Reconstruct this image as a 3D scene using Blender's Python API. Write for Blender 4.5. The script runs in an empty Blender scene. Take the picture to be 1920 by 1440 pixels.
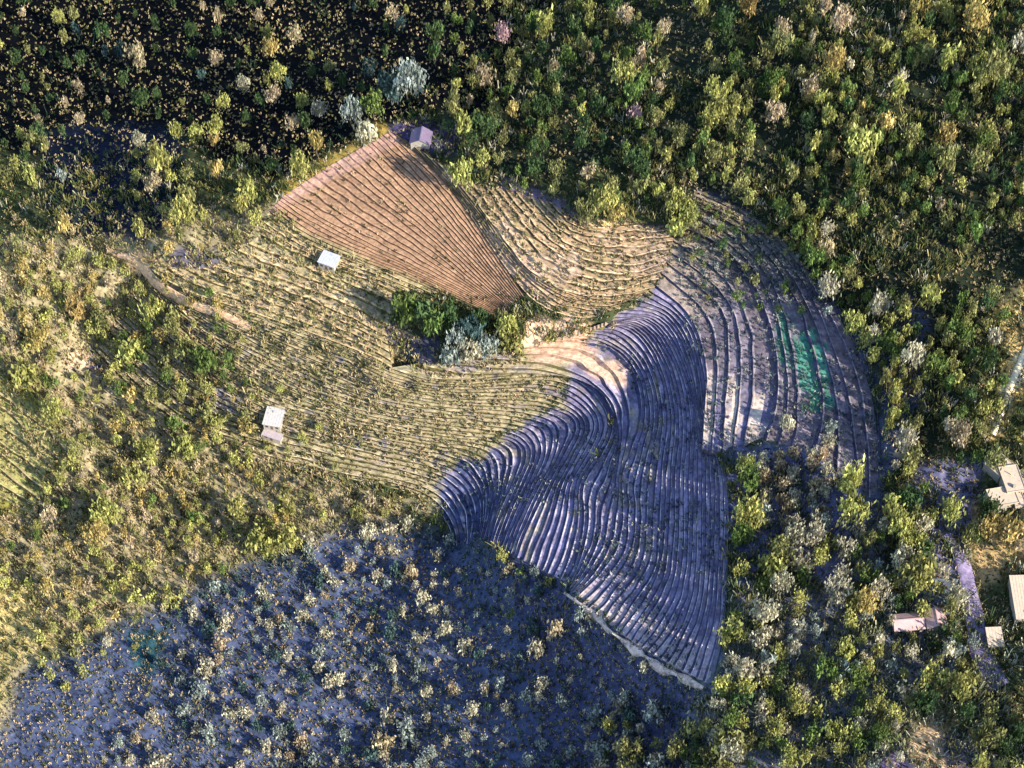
import bpy, math, random
import numpy as np
from mathutils import Vector

# ------------------------------------------------------------------ camera, sky, sun, exposure
SC = bpy.context.scene
COL = SC.collection
PITCH = math.radians(55); DIST = 800.0; CZ = 40.0; PXM = 5.0       # 5 photo pixels per metre at the aim point
cam_d = bpy.data.cameras.new('camera')
cam_d.sensor_width = 36; cam_d.lens = 36 * DIST / (1920 / PXM)
cam_d.clip_start = 1; cam_d.clip_end = 20000
cam = bpy.data.objects.new('camera', cam_d); COL.objects.link(cam)
cp, sp = math.cos(PITCH), math.sin(PITCH)
CAM = np.array([0, -DIST * cp, DIST * sp + CZ])
cam.location = CAM; cam.rotation_euler = (math.pi / 2 - PITCH, 0, 0)
SC.camera = cam

SUN_H = np.array([0.80, -0.60]); SUN_EL = math.radians(31)
w = bpy.data.worlds.new('World'); SC.world = w; w.use_nodes = True
nt = w.node_tree
sky = nt.nodes.new('ShaderNodeTexSky'); sky.sky_type = 'NISHITA'; sky.sun_disc = False
sky.sun_elevation = SUN_EL; sky.sun_rotation = math.atan2(SUN_H[0], SUN_H[1])
sky.altitude = 1200
nt.links.new(sky.outputs[0], nt.nodes['Background'].inputs[0])
nt.nodes['Background'].inputs[1].default_value = 0.15
sd = bpy.data.lights.new('sun', 'SUN'); sd.energy = 4.4; sd.angle = math.radians(0.5); sd.color = (1.0, 0.90, 0.74)
so = bpy.data.objects.new('sun', sd); COL.objects.link(so)
sdir = Vector((SUN_H[0] * math.cos(SUN_EL), SUN_H[1] * math.cos(SUN_EL), math.sin(SUN_EL)))
so.rotation_euler = sdir.to_track_quat('Z', 'Y').to_euler(); so.location = (300, -300, 400)
SC.view_settings.view_transform = 'Standard'; SC.view_settings.look = 'None'
SC.view_settings.gamma = 1; SC.view_settings.exposure = 1.4

rng = np.random.default_rng(11)
random.seed(5)

# ------------------------------------------------------------------ unprojecting image pixel coordinates through the camera to the ground
def P(u, v, h):
    """image pixel coordinates (cast along the camera ray) and a height -> point in metres"""
    u = np.asarray(u, float); v = np.asarray(v, float); h = np.asarray(h, float)
    a = (u - 960) / (PXM * DIST); b = (720 - v) / (PXM * DIST)
    dx = a; dy = cp + b * sp; dz = -sp + b * cp
    t = (h - CAM[2]) / dz
    return np.stack([CAM[0] + dx * t, CAM[1] + dy * t, h + 0 * t], -1)

# contour guides: each is a terrace edge followed across the slope in image pixels, with its chosen height
G = {
 'Y': [(38, [(245,475),(330,540),(440,575),(560,615),(700,668),(735,690)]),
       (42, [(400,500),(540,545),(640,585),(725,630)]),
       (46, [(490,440),(590,490),(680,520),(740,545)]),
       (48, [(505,395),(560,440),(640,475),(740,510),(830,550)])],
 'L': [(-3, [(-80,890),(0,930),(62,968)]), (4, [(-80,770),(10,830),(85,900)]), (10, [(-80,670),(50,735),(140,830)])],
 'O': [(48, [(505,395),(560,440),(640,475),(740,510),(830,550),(930,595)]),
       (50.5, [(535,365),(640,430),(740,480),(850,535),(945,585)]),
       (53, [(620,310),(720,390),(800,450),(880,520),(955,580)]),
       (55.5, [(690,270),(760,340),(830,410),(900,490),(965,565)]),
       (58, [(735,245),(830,330),(900,430),(960,520),(985,555)])],
 'U': [(58, [(735,245),(830,330),(900,430),(960,520),(1010,575),(1090,600),(1150,585)]),
       (62.5, [(860,330),(930,430),(990,510),(1060,550),(1150,560),(1228,537)]),
       (64.8, [(930,350),(990,430),(1050,485),(1130,512),(1195,512),(1249,491)]),
       (66.6, [(990,365),(1050,435),(1110,462),(1190,464),(1261,451)]),
       (68.4, [(1050,385),(1090,425),(1150,424),(1210,418),(1274,421)])],
 'C': [(6,  [(165,660),(300,790),(460,855),(560,880),(640,895),(720,910),(790,930),(830,965),(848,1000),(850,1025)]),
       (14, [(215,595),(320,700),(450,775),(560,800),(680,835),(790,860),(860,880),(897,920),(903,970),(893,1015)]),
       (22, [(265,545),(380,650),(520,735),(640,775),(780,805),(880,818),(950,820),(985,845),(962,905),(935,965),(918,1015)]),
       (30, [(260,510),(380,590),(500,645),(610,690),(720,732),(850,755),(960,755),(1050,765),(1088,795),(1058,855),(1015,935),(985,1000),(970,1045)]),
       (38, [(245,475),(330,540),(440,575),(560,615),(700,668),(780,705),(860,715),(980,700),(1080,695),(1135,740),(1155,800),(1125,860),(1090,910),(1098,970),(1085,1045),(1063,1092)])],
 'D': [(38, [(730,690),(780,705),(860,715),(980,700),(1080,695),(1135,740),(1155,800),(1125,860),(1090,910),(1098,970),(1085,1045),(1063,1092)]),
       (44, [(1000,645),(1090,635),(1155,655),(1192,700),(1206,765),(1190,830),(1163,895),(1170,960),(1162,1030),(1125,1080),(1080,1120)]),
       (50, [(1085,622),(1175,605),(1232,670),(1256,780),(1240,880),(1238,1000),(1230,1070),(1190,1130),(1155,1180)]),
       (56, [(1135,604),(1230,588),(1290,700),(1306,800),(1300,900),(1300,1050),(1288,1130),(1255,1195),(1225,1228)]),
       (63, [(1228,535),(1300,590),(1328,690),(1325,790),(1352,850),(1368,920),(1365,1050),(1360,1180),(1335,1285)])],
 'R': [(63, [(1230,535),(1300,590),(1328,690),(1322,760),(1317,842)]),
       (64.8, [(1250,490),(1330,550),(1367,600),(1365,690),(1355,848)]),
       (66.6, [(1262,450),(1350,510),(1405,590),(1415,690),(1410,750),(1394,838)]),
       (68.4, [(1275,420),(1360,460),(1430,550),(1460,670),(1458,760),(1438,826)]),
       (70.2, [(1285,400),(1380,440),(1460,540),(1493,680),(1497,780),(1484,842)]),
       (72.0, [(1295,380),(1400,430),(1490,540),(1537,690),(1545,770),(1528,860)]),
       (73.8, [(1300,365),(1420,420),(1520,540),(1590,720),(1605,830),(1612,915)]),
       (75.6, [(1305,350),(1440,410),(1550,540),(1635,700),(1652,830),(1650,950)])],
}
EXTRA = [(700,100,36),(100,100,-8),(100,300,22),(350,300,36),(300,60,2),(500,60,16),(1600,100,88),(1900,600,88),(1900,1200,77),(1900,80,95),
 (1850,900,80),(1750,1150,73),(1700,1420,72),(1500,1420,64),(1500,1150,65),(1430,950,64),(1350,1400,58),(1250,1330,48),(1180,1400,36),(1000,1400,16),(1000,1200,24),(1040,1120,34),(1150,1250,40),
 (100,1420,-6),(500,1200,-3),(700,1100,0),(30,900,-1),(30,480,34),(60,650,13),(150,760,1),(300,950,-1),(1000,50,46),(1250,50,66),(1000,200,64),(1250,250,78),
 (420,420,42),(760,200,58),(600,200,46),(250,1250,-6),(700,1350,-3),(1600,400,84),(1700,700,82),
 (-500,300,0),(-500,1500,-20),(-300,-400,-50),(900,-400,-30),(2400,-300,95),(2500,700,92),(2400,1700,85),(1000,2000,0),(1700,2000,75),(300,2000,-10)]

def resample(pts, n):
    p = np.array(pts, float)
    for _ in range(2):                                              # corner cutting keeps the ends
        q = np.empty((2 * len(p), 2)); q[0::2] = p; q[1::2] = p
        q = np.concatenate([p[:1]] + [np.stack([.75 * p[i] + .25 * p[i+1], .25 * p[i] + .75 * p[i+1]]) for i in range(len(p)-1)] + [p[-1:]])
        p = q
    d = np.r_[0, np.cumsum(np.hypot(*np.diff(p, axis=0).T))]
    t = np.linspace(0, d[-1], n)
    return np.stack([np.interp(t, d, p[:, 0]), np.interp(t, d, p[:, 1])], -1)

data = []
for fam in G.values():
    for h, pts in fam:
        for q in resample(pts, 16): data.append((q[0], q[1], h))
data += EXTRA
data = np.array(data, float)
S = 300.0
def kern(r2): return np.sqrt(r2 + 0.0005) * -1.0
def fit():
    X = data[:, :2] / S; n = len(X)
    K = kern(((X[:, None] - X[None]) ** 2).sum(-1)) - np.eye(n) * 0.004
    T = np.c_[np.ones(n), X]
    A = np.block([[K, T], [T.T, np.zeros((3, 3))]])
    return X, np.linalg.solve(A, np.r_[data[:, 2], 0, 0, 0])
RX, RW = fit()
LU = np.arange(-920, 2860, 20.0); LV = np.arange(-720, 2320, 20.0)
gu, gv = np.meshgrid(LU, LV)
q = np.stack([gu.ravel(), gv.ravel()], -1) / S
LH = np.concatenate([kern(((c[:, None] - RX[None]) ** 2).sum(-1)) @ RW[:-3] + np.c_[np.ones(len(c)), c] @ RW[-3:] for c in np.array_split(q, 30)]).reshape(gu.shape)
def bil(A, U0, V0, step, u, v):
    x = np.clip((np.asarray(u, float) - U0) / step, 0, A.shape[1] - 1.001); y = np.clip((np.asarray(v, float) - V0) / step, 0, A.shape[0] - 1.001)
    i = x.astype(int); j = y.astype(int); fx = x - i; fy = y - j
    if A.ndim == 3: fx = fx[..., None]; fy = fy[..., None]
    return (A[j, i] * (1-fx) + A[j, i+1] * fx) * (1-fy) + (A[j+1, i] * (1-fx) + A[j+1, i+1] * fx) * fy

# ---- smooth value noise
_NT = rng.random((256, 256))
def vnoise(x, y, s, k=0):
    x = np.asarray(x, float) / s + 37.3 * k; y = np.asarray(y, float) / s + 91.7 * k
    i = np.floor(x).astype(int); j = np.floor(y).astype(int); fx = x - i; fy = y - j
    fx = fx*fx*(3-2*fx); fy = fy*fy*(3-2*fy)
    g = lambda a, b: _NT[a % 256, b % 256]
    return (g(i, j)*(1-fx) + g(i+1, j)*fx)*(1-fy) + (g(i, j+1)*(1-fx) + g(i+1, j+1)*fx)*fy
def fbm(x, y, s, k=0): return .5*vnoise(x, y, s, k) + .3*vnoise(x, y, s/2.3, k+1) + .2*vnoise(x, y, s/5.1, k+2)

# ---- zone masks on a 4-pixel image grid
MU0, MV0, MS = -160, -160, 4.0
mu, mv = np.meshgrid(np.arange(MU0, 2084, MS), np.arange(MV0, 1604, MS))
def inside(poly, u, v):
    p = np.array(poly, float); r = np.zeros(np.shape(u), bool)
    for (x0, y0), (x1, y1) in zip(p, np.roll(p, -1, 0)):
        if y0 == y1: continue
        r ^= ((y0 > v) != (y1 > v)) & (u < (x1-x0) * (v-y0) / (y1-y0) + x0)
    return r
def blur(a, n):
    for _ in range(n):
        p = np.pad(a, 1, mode='edge'); a = (p[1:-1, 1:-1]*2 + p[:-2, 1:-1] + p[2:, 1:-1] + p[1:-1, :-2] + p[1:-1, 2:]) / 6
    return a
WU = mu + 26*(fbm(mu, mv, 60, 11)-.5)*2; WV = mv + 26*(fbm(mu, mv, 60, 15)-.5)*2      # ragged edges
def mask(poly, soft=2, ragged=True):
    return blur(inside(poly, WU if ragged else mu, WV if ragged else mv).astype(float), soft)
famN = {k: 120 for k in G}
FPOLY = {}
for k, fam in G.items():
    a = resample(fam[0][1], 40); b = resample(fam[-1][1], 40)
    ends = [resample(f[1], 40)[-1] for f in fam[1:-1]]; st = [resample(f[1], 40)[0] for f in fam[1:-1]][::-1]
    FPOLY[k] = [tuple(x) for x in np.concatenate([a, np.array(ends), b[::-1], np.array(st)])]
FM = {k: inside(p, mu, mv).astype(float) for k, p in FPOLY.items()}
FIELD = np.clip(sum(FM.values()), 0, 1)
CALM = np.clip(blur(FIELD, 14)*2.6, 0, 1)
LOWER = np.clip(blur(blur(FIELD, 3) > 0.93, 2).astype(float) * 1.0, 0, 1)
LOWER = blur((blur(FIELD, 8) > 0.93).astype(float), 2)
def fieldmask(u, v): return bil(FIELD, MU0, MV0, MS, u, v)

def H(u, v):
    inw = (np.asarray(u) > MU0) & (np.asarray(u) < 2080) & (np.asarray(v) > MV0) & (np.asarray(v) < 1600)
    n = (fbm(u, v, 90, 2) - .5) * 5.0 + (fbm(u, v, 22, 5) - .5) * 1.4
    low = np.where(inw, bil(LOWER, MU0, MV0, MS, u, v), 0)
    fm = np.where(inw, bil(CALM, MU0, MV0, MS, u, v), 0)
    return bil(LH, LU[0], LV[0], 20.0, u, v) + n * (1 - fm) - 5.0 * low

# ground colours (soil, litter, dry grass, some with painted shade), linear
C = np.array
ZONES = [  # polygon, colour, edge softness
 ([(-200,-200),(1330,-200),(1300,60),(1180,230),(900,260),(830,210),(700,240),(520,340),(420,300),(330,240),(100,290),(-200,240)], (.0025,.0032,.005), 8),  # forest shade at the top painted in as a near-black floor
 ([(1180,-200),(2100,-200),(2100,480),(1880,560),(1700,1000),(1400,400),(1150,330),(900,340),(900,230)], (.016,.022,.014), 8),
 ([(60,240),(340,230),(330,440),(250,470),(150,470),(90,380)], (.008,.012,.026), 6),
 ([(-200,440),(250,450),(520,380),(740,520),(740,700),(520,880),(850,960),(560,1010),(400,1090),(100,1220),(-200,1250)], (.26,.22,.13), 6),
 ([(-200,660),(60,700),(140,830),(60,960),(-200,990)], (.22,.20,.05), 5),
 ([(230,465),(290,470),(330,550),(400,570),(470,610),(430,620),(330,580),(260,520)], (.50,.32,.18), 2),
 ([(320,480),(400,475),(420,520),(360,550),(310,520)], (.10,.09,.12), 3),
 ([(170,640),(215,640),(215,700),(180,710)], (.11,.10,.17), 3),
 ([(120,650),(170,650),(180,700),(130,700)], (.5,.36,.25), 3),
 ([(230,680),(310,690),(330,720),(260,720)], (.40,.33,.26), 3),
 ([(-200,1080),(60,1110),(110,1200),(50,1260),(20,1440),(-200,1600)], (.44,.36,.15), 5),
 ([(30,1260),(330,1120),(560,1020),(640,970),(760,1000),(860,1000),(1060,1090),(1300,1290),(1180,1600),(-200,1600),(20,1330)], (.056,.072,.132), 55),  # the valley's blue shade, painted into its ground
 ([(250,1180),(310,1180),(300,1280),(255,1270)], (.020,.060,.080), 4),
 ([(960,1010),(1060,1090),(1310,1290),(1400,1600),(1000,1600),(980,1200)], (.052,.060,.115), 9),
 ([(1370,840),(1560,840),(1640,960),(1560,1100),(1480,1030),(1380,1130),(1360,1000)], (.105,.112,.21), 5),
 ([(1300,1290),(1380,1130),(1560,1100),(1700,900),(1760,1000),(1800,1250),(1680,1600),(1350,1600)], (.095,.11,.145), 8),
 ([(1600,620),(1720,560),(1760,700),(1680,860),(1660,1000),(1620,960),(1650,760)], (.05,.06,.10), 6),  # dark blue floor, the cream tree's shadow painted in with it
 ([(1720,880),(1850,860),(1830,1010),(1800,1100),(1740,1050)], (.10,.10,.17), 5),
 ([(1880,560),(1930,530),(1990,760),(1930,760),(1880,830),(1850,820),(1885,720)], (.55,.38,.15), 3),
 ([(1900,690),(1925,650),(1935,690),(1890,760),(1875,800),(1862,800),(1880,740)], (.80,.66,.40), 1),
 ([(1890,760),(2000,700),(2000,860),(1905,840)], (.20,.18,.05), 3),
 ([(1830,930),(2000,960),(2000,1080),(1850,1090),(1810,1000)], (.38,.27,.13), 5),
 ([(1700,1330),(1770,1310),(1800,1340),(1790,1440),(1780,1600),(1690,1600),(1695,1420)], (.50,.35,.21), 3),
 ([(1620,1410),(1710,1400),(1720,1600),(1620,1600)], (.22,.17,.30), 3),
 ([(1770,1380),(1860,1360),(1870,1440),(1780,1440)], (.13,.11,.15), 4),
 ([(1000,605),(1060,585),(1130,610),(1090,650),(1160,700),(1135,720),(1060,690),(990,670),(960,640)], (.60,.40,.27), 2),
 ([(745,640),(830,628),(838,690),(770,705)], (.050,.050,.075), 2),
 ([(722,600),(755,585),(770,640),(725,640)], (.10,.08,.11), 2),
 ([(1300,340),(1400,400),(1500,520),(1590,590),(1540,600),(1440,540),(1380,450),(1310,390)], (.055,.050,.11), 4),
 ([(1490,500),(1540,500),(1545,570),(1510,590)], (.02,.022,.045), 3),  # painted cast shadow on the left of the cream tree
 ([(1725,400),(1790,410),(1800,480),(1740,480)], (.02,.024,.022), 4),  # tree shadow painted onto the forest floor
 ([(520,340),(720,235),(745,240),(530,368)], (.34,.24,.06), 1),
 ([(740,225),(850,235),(860,290),(800,300),(745,270)], (.05,.04,.09), 2),
 ([(940,330),(1060,370),(1100,440),(1040,440),(960,380)], (.14,.11,.16), 4),
 ([(1080,400),(1240,430),(1270,480),(1120,460)], (.50,.36,.20), 3),
]
base = np.zeros(mu.shape + (3,)) + C([.045, .055, .025])
for poly, c, s in ZONES:
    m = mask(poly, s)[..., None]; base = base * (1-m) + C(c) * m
# bluish shade painted on one side of the hill, against the dry yellow side
SHADE_BLUE = mask([(1300,455),(1230,540),(1175,590),(1130,625),(1085,650),(1075,690),(1060,745),(1000,785),(950,815),(880,865),(815,895),(845,1040),(900,1040),(1060,1095),(1310,1300),(1400,1290),(1390,840),(1660,960),(1680,800),(1560,540),(1420,440)], 22)
def zcol(u, v):
    return bil(base, MU0, MV0, MS, u, v)
def blue(u, v): return bil(SHADE_BLUE, MU0, MV0, MS, u, v)

# ------------------------------------------------------------------ mesh and material helpers
def mesh_obj(name, V, F, mats, fcol=None, mi=None, parent=None, smooth=False, link=True):
    V = np.asarray(V, np.float32); F = np.asarray(F, np.int32)
    me = bpy.data.meshes.new(name); nf, k = F.shape
    me.vertices.add(len(V)); me.vertices.foreach_set('co', V.ravel())
    me.loops.add(nf * k); me.loops.foreach_set('vertex_index', F.ravel())
    me.polygons.add(nf); me.polygons.foreach_set('loop_start', np.arange(0, nf*k, k, dtype=np.int32)); me.polygons.foreach_set('loop_total', np.full(nf, k, np.int32))
    if mi is not None: me.polygons.foreach_set('material_index', np.asarray(mi, np.int32))
    me.polygons.foreach_set('use_smooth', np.full(nf, smooth, bool))
    if fcol is not None:
        fcol = np.asarray(fcol, np.float32)
        a = me.attributes.new('Col', 'FLOAT_COLOR', 'CORNER' if len(fcol) == nf else 'POINT')
        c = np.c_[fcol, np.ones(len(fcol), np.float32)].astype(np.float32)
        if len(fcol) == nf: c = np.repeat(c, k, 0)
        a.data.foreach_set('color', c.ravel())
    me.update(calc_edges=True); me.validate()
    for m in (mats if isinstance(mats, list) else [mats]): me.materials.append(m)
    o = bpy.data.objects.new(name, me)
    if link: COL.objects.link(o)
    if parent: o.parent = parent
    return o

def mat(name, color=None, rough=.9, attr=False, noise=None, bump=0, objrand=0, transl=0, nscale=1.0, spec=.2):
    """attr: base colour from the mesh's own colours; noise: (scale, low, high) mottling; objrand: hue and value change from object to object"""
    m = bpy.data.materials.new(name); m.use_nodes = True; t = m.node_tree; L = t.links.new
    b = t.nodes['Principled BSDF']; b.inputs['Roughness'].default_value = rough; b.inputs['Specular IOR Level'].default_value = spec
    src = None
    if attr:
        n = t.nodes.new('ShaderNodeAttribute'); n.attribute_name = 'Col'; src = n.outputs['Color']
    if color is not None:
        if src is None:
            n = t.nodes.new('ShaderNodeRGB'); n.outputs[0].default_value = (*color, 1); src = n.outputs[0]
        else:
            x = t.nodes.new('ShaderNodeMix'); x.data_type = 'RGBA'; x.blend_type = 'MULTIPLY'; x.inputs[0].default_value = 1
            L(src, x.inputs[6]); x.inputs[7].default_value = (*color, 1); src = x.outputs[2]
    if noise:
        tc = t.nodes.new('ShaderNodeTexCoord'); nz = t.nodes.new('ShaderNodeTexNoise'); nz.inputs['Scale'].default_value = noise[0]; nz.inputs['Detail'].default_value = 4; nz.inputs['Roughness'].default_value = .65
        L(tc.outputs['Object'], nz.inputs['Vector'])
        r = t.nodes.new('ShaderNodeMapRange'); L(nz.outputs[0], r.inputs[0]); r.inputs[1].default_value = .3; r.inputs[2].default_value = .7; r.inputs[3].default_value = noise[1]; r.inputs[4].default_value = noise[2]
        x = t.nodes.new('ShaderNodeMix'); x.data_type = 'RGBA'; x.blend_type = 'MULTIPLY'; x.inputs[0].default_value = 1
        L(src, x.inputs[6]); L(r.outputs[0], x.inputs[7]); src = x.outputs[2]
        if bump:
            bp = t.nodes.new('ShaderNodeBump'); bp.inputs['Strength'].default_value = bump; bp.inputs['Distance'].default_value = .6
            L(nz.outputs[0], bp.inputs['Height']); L(bp.outputs[0], b.inputs['Normal'])
    if objrand:
        oi = t.nodes.new('ShaderNodeObjectInfo'); hs = t.nodes.new('ShaderNodeHueSaturation')
        r1 = t.nodes.new('ShaderNodeMapRange'); L(oi.outputs['Random'], r1.inputs[0]); r1.inputs[3].default_value = .5 - .025*objrand; r1.inputs[4].default_value = .5 + .03*objrand; L(r1.outputs[0], hs.inputs['Hue'])
        ml = t.nodes.new('ShaderNodeMath'); ml.operation = 'MULTIPLY'; ml.inputs[1].default_value = 7.31; L(oi.outputs['Random'], ml.inputs[0])
        fr = t.nodes.new('ShaderNodeMath'); fr.operation = 'FRACT'; L(ml.outputs[0], fr.inputs[0])
        r2 = t.nodes.new('ShaderNodeMapRange'); L(fr.outputs[0], r2.inputs[0]); r2.inputs[3].default_value = 1 - .3*objrand; r2.inputs[4].default_value = 1 + .3*objrand; L(r2.outputs[0], hs.inputs['Value'])
        L(src, hs.inputs['Color']); src = hs.outputs[0]
    L(src, b.inputs['Base Color'])
    if transl:
        tr = t.nodes.new('ShaderNodeBsdfTranslucent'); L(src, tr.inputs[0]); mx = t.nodes.new('ShaderNodeMixShader'); mx.inputs[0].default_value = transl
        L(b.outputs[0], mx.inputs[1]); L(tr.outputs[0], mx.inputs[2]); L(mx.outputs[0], t.nodes['Material Output'].inputs[0])
    return m

def tag(o, label=None, cat=None, group=None, kind=None):
    if label: o['label'] = label
    if cat: o['category'] = cat
    if group: o['group'] = group
    if kind: o['kind'] = kind
    return o
def empty(name, loc, rz=0):
    o = bpy.data.objects.new(name, None); COL.objects.link(o); o.location = loc; o.rotation_euler = (0, 0, rz); o.empty_display_size = .5
    return o

M_SOIL = mat('soil', attr=True, spec=.03, noise=(.55, .55, 1.45), bump=.5)
M_TREAD = mat('terrace_soil', attr=True, noise=(.8, .6, 1.4), bump=.35)
M_LEAF = mat('leaves', attr=True, rough=.7, transl=.25)
M_BARK = mat('bark', (.10, .075, .05), noise=(3, .6, 1.3))

# ------------------------------------------------------------------ the ground
def build_ground():
    us = np.r_[np.arange(-900, -160, 20), np.arange(-160, 2080, 4.5), np.arange(2080, 2840, 20)]
    vs = np.r_[np.arange(-700, -160, 20), np.arange(-160, 1600, 4.5), np.arange(1600, 2300, 20)]
    u, v = np.meshgrid(us, vs); n, m = u.shape
    V = P(u, v, H(u, v))
    # carry the rim outward for kilometres so that the sheet never ends in view
    rim = lambda A: A
    V[0, :, :2] += 0
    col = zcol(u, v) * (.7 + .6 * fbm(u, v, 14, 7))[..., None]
    idx = np.arange(n*m).reshape(n, m)
    F = np.stack([idx[:-1, :-1], idx[1:, :-1], idx[1:, 1:], idx[:-1, 1:]], -1).reshape(-1, 4)
    VV = V.reshape(-1, 3); CC = col.reshape(-1, 3)
    ring = np.r_[idx[0, :], idx[1:, -1], idx[-1, -2::-1], idx[-2:0:-1, 0]]
    c = VV.mean(0); out = VV[ring].copy(); d = out[:, :2] - c[:2]; d /= np.linalg.norm(d, axis=1)[:, None]
    out[:, :2] += d * 6000; out[:, 2] = 0.3*out[:, 2]
    k = np.arange(len(ring)); k2 = (k+1) % len(ring)
    F2 = np.stack([ring[k], len(VV)+k, len(VV)+k2, ring[k2]], -1)[:, ::-1]
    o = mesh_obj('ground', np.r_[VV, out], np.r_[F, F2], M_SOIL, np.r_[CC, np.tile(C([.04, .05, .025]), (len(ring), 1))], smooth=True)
    return tag(o, 'uneven hillside earth with painted shade, dark under the forest and violet in the valley', kind='structure')
build_ground()

# ------------------------------------------------------------------ terraced fields: one continuous stepped sheet each
def terraces(name, label, fam, counts, color_fn, nT=240, bund=.10, bundh=.35, riser=.22, wob=.10):
    curves = [resample(p, nT) for h, p in fam]; hs = [h for h, p in fam]
    K = sum(counts)
    kk = np.r_[0, np.cumsum(counts)]
    def at(s):                                                    # s per t -> u, v, height
        s = np.clip(s, 0, K); g = np.clip(np.searchsorted(kk, s, side='right') - 1, 0, len(counts)-1)
        f = (s - kk[g]) / np.array(counts)[g]; t = np.arange(nT)
        A = np.array(curves); a = A[g, t]; b = A[g+1, t]
        hh = np.array(hs)
        return a*(1-f)[:, None] + b*f[:, None], hh[g]*(1-f) + hh[g+1]*f
    rows, info = [], []
    t = np.arange(nT); L = t * 5.0
    step = lambda k: at(np.full(nT, float(k)))[1]
    for k in range(K):
        wa = wob * (vnoise(L, np.zeros(nT)+k*50, 60, k) - .5) * 2 * (0 if k == 0 else 1)
        wb = wob * (vnoise(L, np.zeros(nT)+(k+1)*50, 60, k+1) - .5) * 2 * (0 if k == K-1 else 1)
        bw = bund * (.6 + .9 * vnoise(L, np.zeros(nT)+k*9, 30, 3)); rw = riser * (.7 + .6*vnoise(L, np.zeros(nT)+k*7, 40, 4))
        hk = step(k); hn = step(k+1) if k < K-1 else step(K)
        bh = bundh * (.5 + vnoise(L, np.zeros(nT)+k*3, 25, 6))
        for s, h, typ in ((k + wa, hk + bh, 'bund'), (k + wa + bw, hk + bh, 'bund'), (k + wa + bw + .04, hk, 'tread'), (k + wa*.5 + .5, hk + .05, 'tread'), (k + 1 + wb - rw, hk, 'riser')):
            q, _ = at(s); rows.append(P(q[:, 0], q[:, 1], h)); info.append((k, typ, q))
    q, hh = at(np.full(nT, float(K))); rows.append(P(q[:, 0], q[:, 1], hh + bundh)); info.append((K, 'bund', q))
    # a skirt along the lower edge
    q0 = info[0][2]; r0 = P(q0[:, 0], q0[:, 1], np.array([hs[0]]*nT) - 4); r0[:, :2] += 0
    V = np.array([r0] + rows); n = len(V); drop = C([0, 0, 2.5])
    V = np.concatenate([V[:, :1] - drop, V, V[:, -1:] - drop], 1); nT += 2
    idx = np.arange(n*nT).reshape(n, nT)
    F = np.stack([idx[:-1, :-1], idx[1:, :-1], idx[1:, 1:], idx[:-1, 1:]], -1)
    cols = np.zeros((n-1, nT-1, 3))
    for i in range(n-1):
        k, typ, q = (0, 'riser', q0) if i == 0 else info[i-1]
        qm = .5*(q[1:] + q[:-1])
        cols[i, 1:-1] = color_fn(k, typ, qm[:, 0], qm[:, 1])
    cols[:, 0] = cols[1:, 1].mean(0)*.85; cols[:, -1] = cols[1:, -2].mean(0)*.85
    # closed ends dropping into the slope
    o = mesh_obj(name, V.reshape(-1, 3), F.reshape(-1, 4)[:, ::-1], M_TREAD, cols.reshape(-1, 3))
    return tag(o, label, kind='structure')
def mixc(a, b, f): f = np.asarray(f)[..., None]; return C(a)*(1-f) + C(b)*f
def jit(u, v, a=.35, k=0): return (1 - a + 2*a*vnoise(u, v, 7, k))[:, None] * (1 - .25 + .5*fbm(u, v, 40, k+1))[:, None]
rs = {k: np.random.default_rng(100+k) for k in range(200)}
def strip_rand(k, j=0): return np.random.default_rng(1000 + 37*k + j).random()

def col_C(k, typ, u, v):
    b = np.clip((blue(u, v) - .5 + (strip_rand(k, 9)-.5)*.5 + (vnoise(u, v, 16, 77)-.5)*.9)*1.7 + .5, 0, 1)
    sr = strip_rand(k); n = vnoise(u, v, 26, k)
    yellow = mixc((.35,.275,.18), (.28,.26,.145), n); violet = mixc((.132,.125,.215), (.185,.16,.24), vnoise(u, v, 90, 21))  # violet paints skylit shade into the treads
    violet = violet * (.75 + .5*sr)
    low = np.clip((1010 - u)/120, 0, 1)[..., None]               # the lowest paddies take a colder blue of painted shade
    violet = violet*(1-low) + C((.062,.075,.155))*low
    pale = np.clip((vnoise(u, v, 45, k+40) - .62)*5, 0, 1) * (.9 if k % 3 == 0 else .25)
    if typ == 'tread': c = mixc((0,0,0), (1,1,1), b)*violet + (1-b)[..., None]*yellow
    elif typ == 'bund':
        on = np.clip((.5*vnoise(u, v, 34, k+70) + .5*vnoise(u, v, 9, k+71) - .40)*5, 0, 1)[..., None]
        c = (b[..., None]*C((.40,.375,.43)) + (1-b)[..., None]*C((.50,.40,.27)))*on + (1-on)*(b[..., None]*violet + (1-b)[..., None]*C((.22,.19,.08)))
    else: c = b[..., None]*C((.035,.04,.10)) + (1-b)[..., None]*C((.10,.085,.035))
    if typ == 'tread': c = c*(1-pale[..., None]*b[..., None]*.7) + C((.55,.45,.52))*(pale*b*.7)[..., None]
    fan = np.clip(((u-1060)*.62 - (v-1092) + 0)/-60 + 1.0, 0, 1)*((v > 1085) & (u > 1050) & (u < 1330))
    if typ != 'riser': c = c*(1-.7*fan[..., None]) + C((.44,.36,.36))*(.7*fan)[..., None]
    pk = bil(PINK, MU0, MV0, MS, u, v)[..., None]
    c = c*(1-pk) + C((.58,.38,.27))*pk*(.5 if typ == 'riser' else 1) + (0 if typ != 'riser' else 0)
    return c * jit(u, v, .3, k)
PINK = mask([(1000,605),(1060,585),(1125,610),(1095,645),(1160,700),(1145,730),(1100,690),(1000,680),(960,640)], 3)
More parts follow.
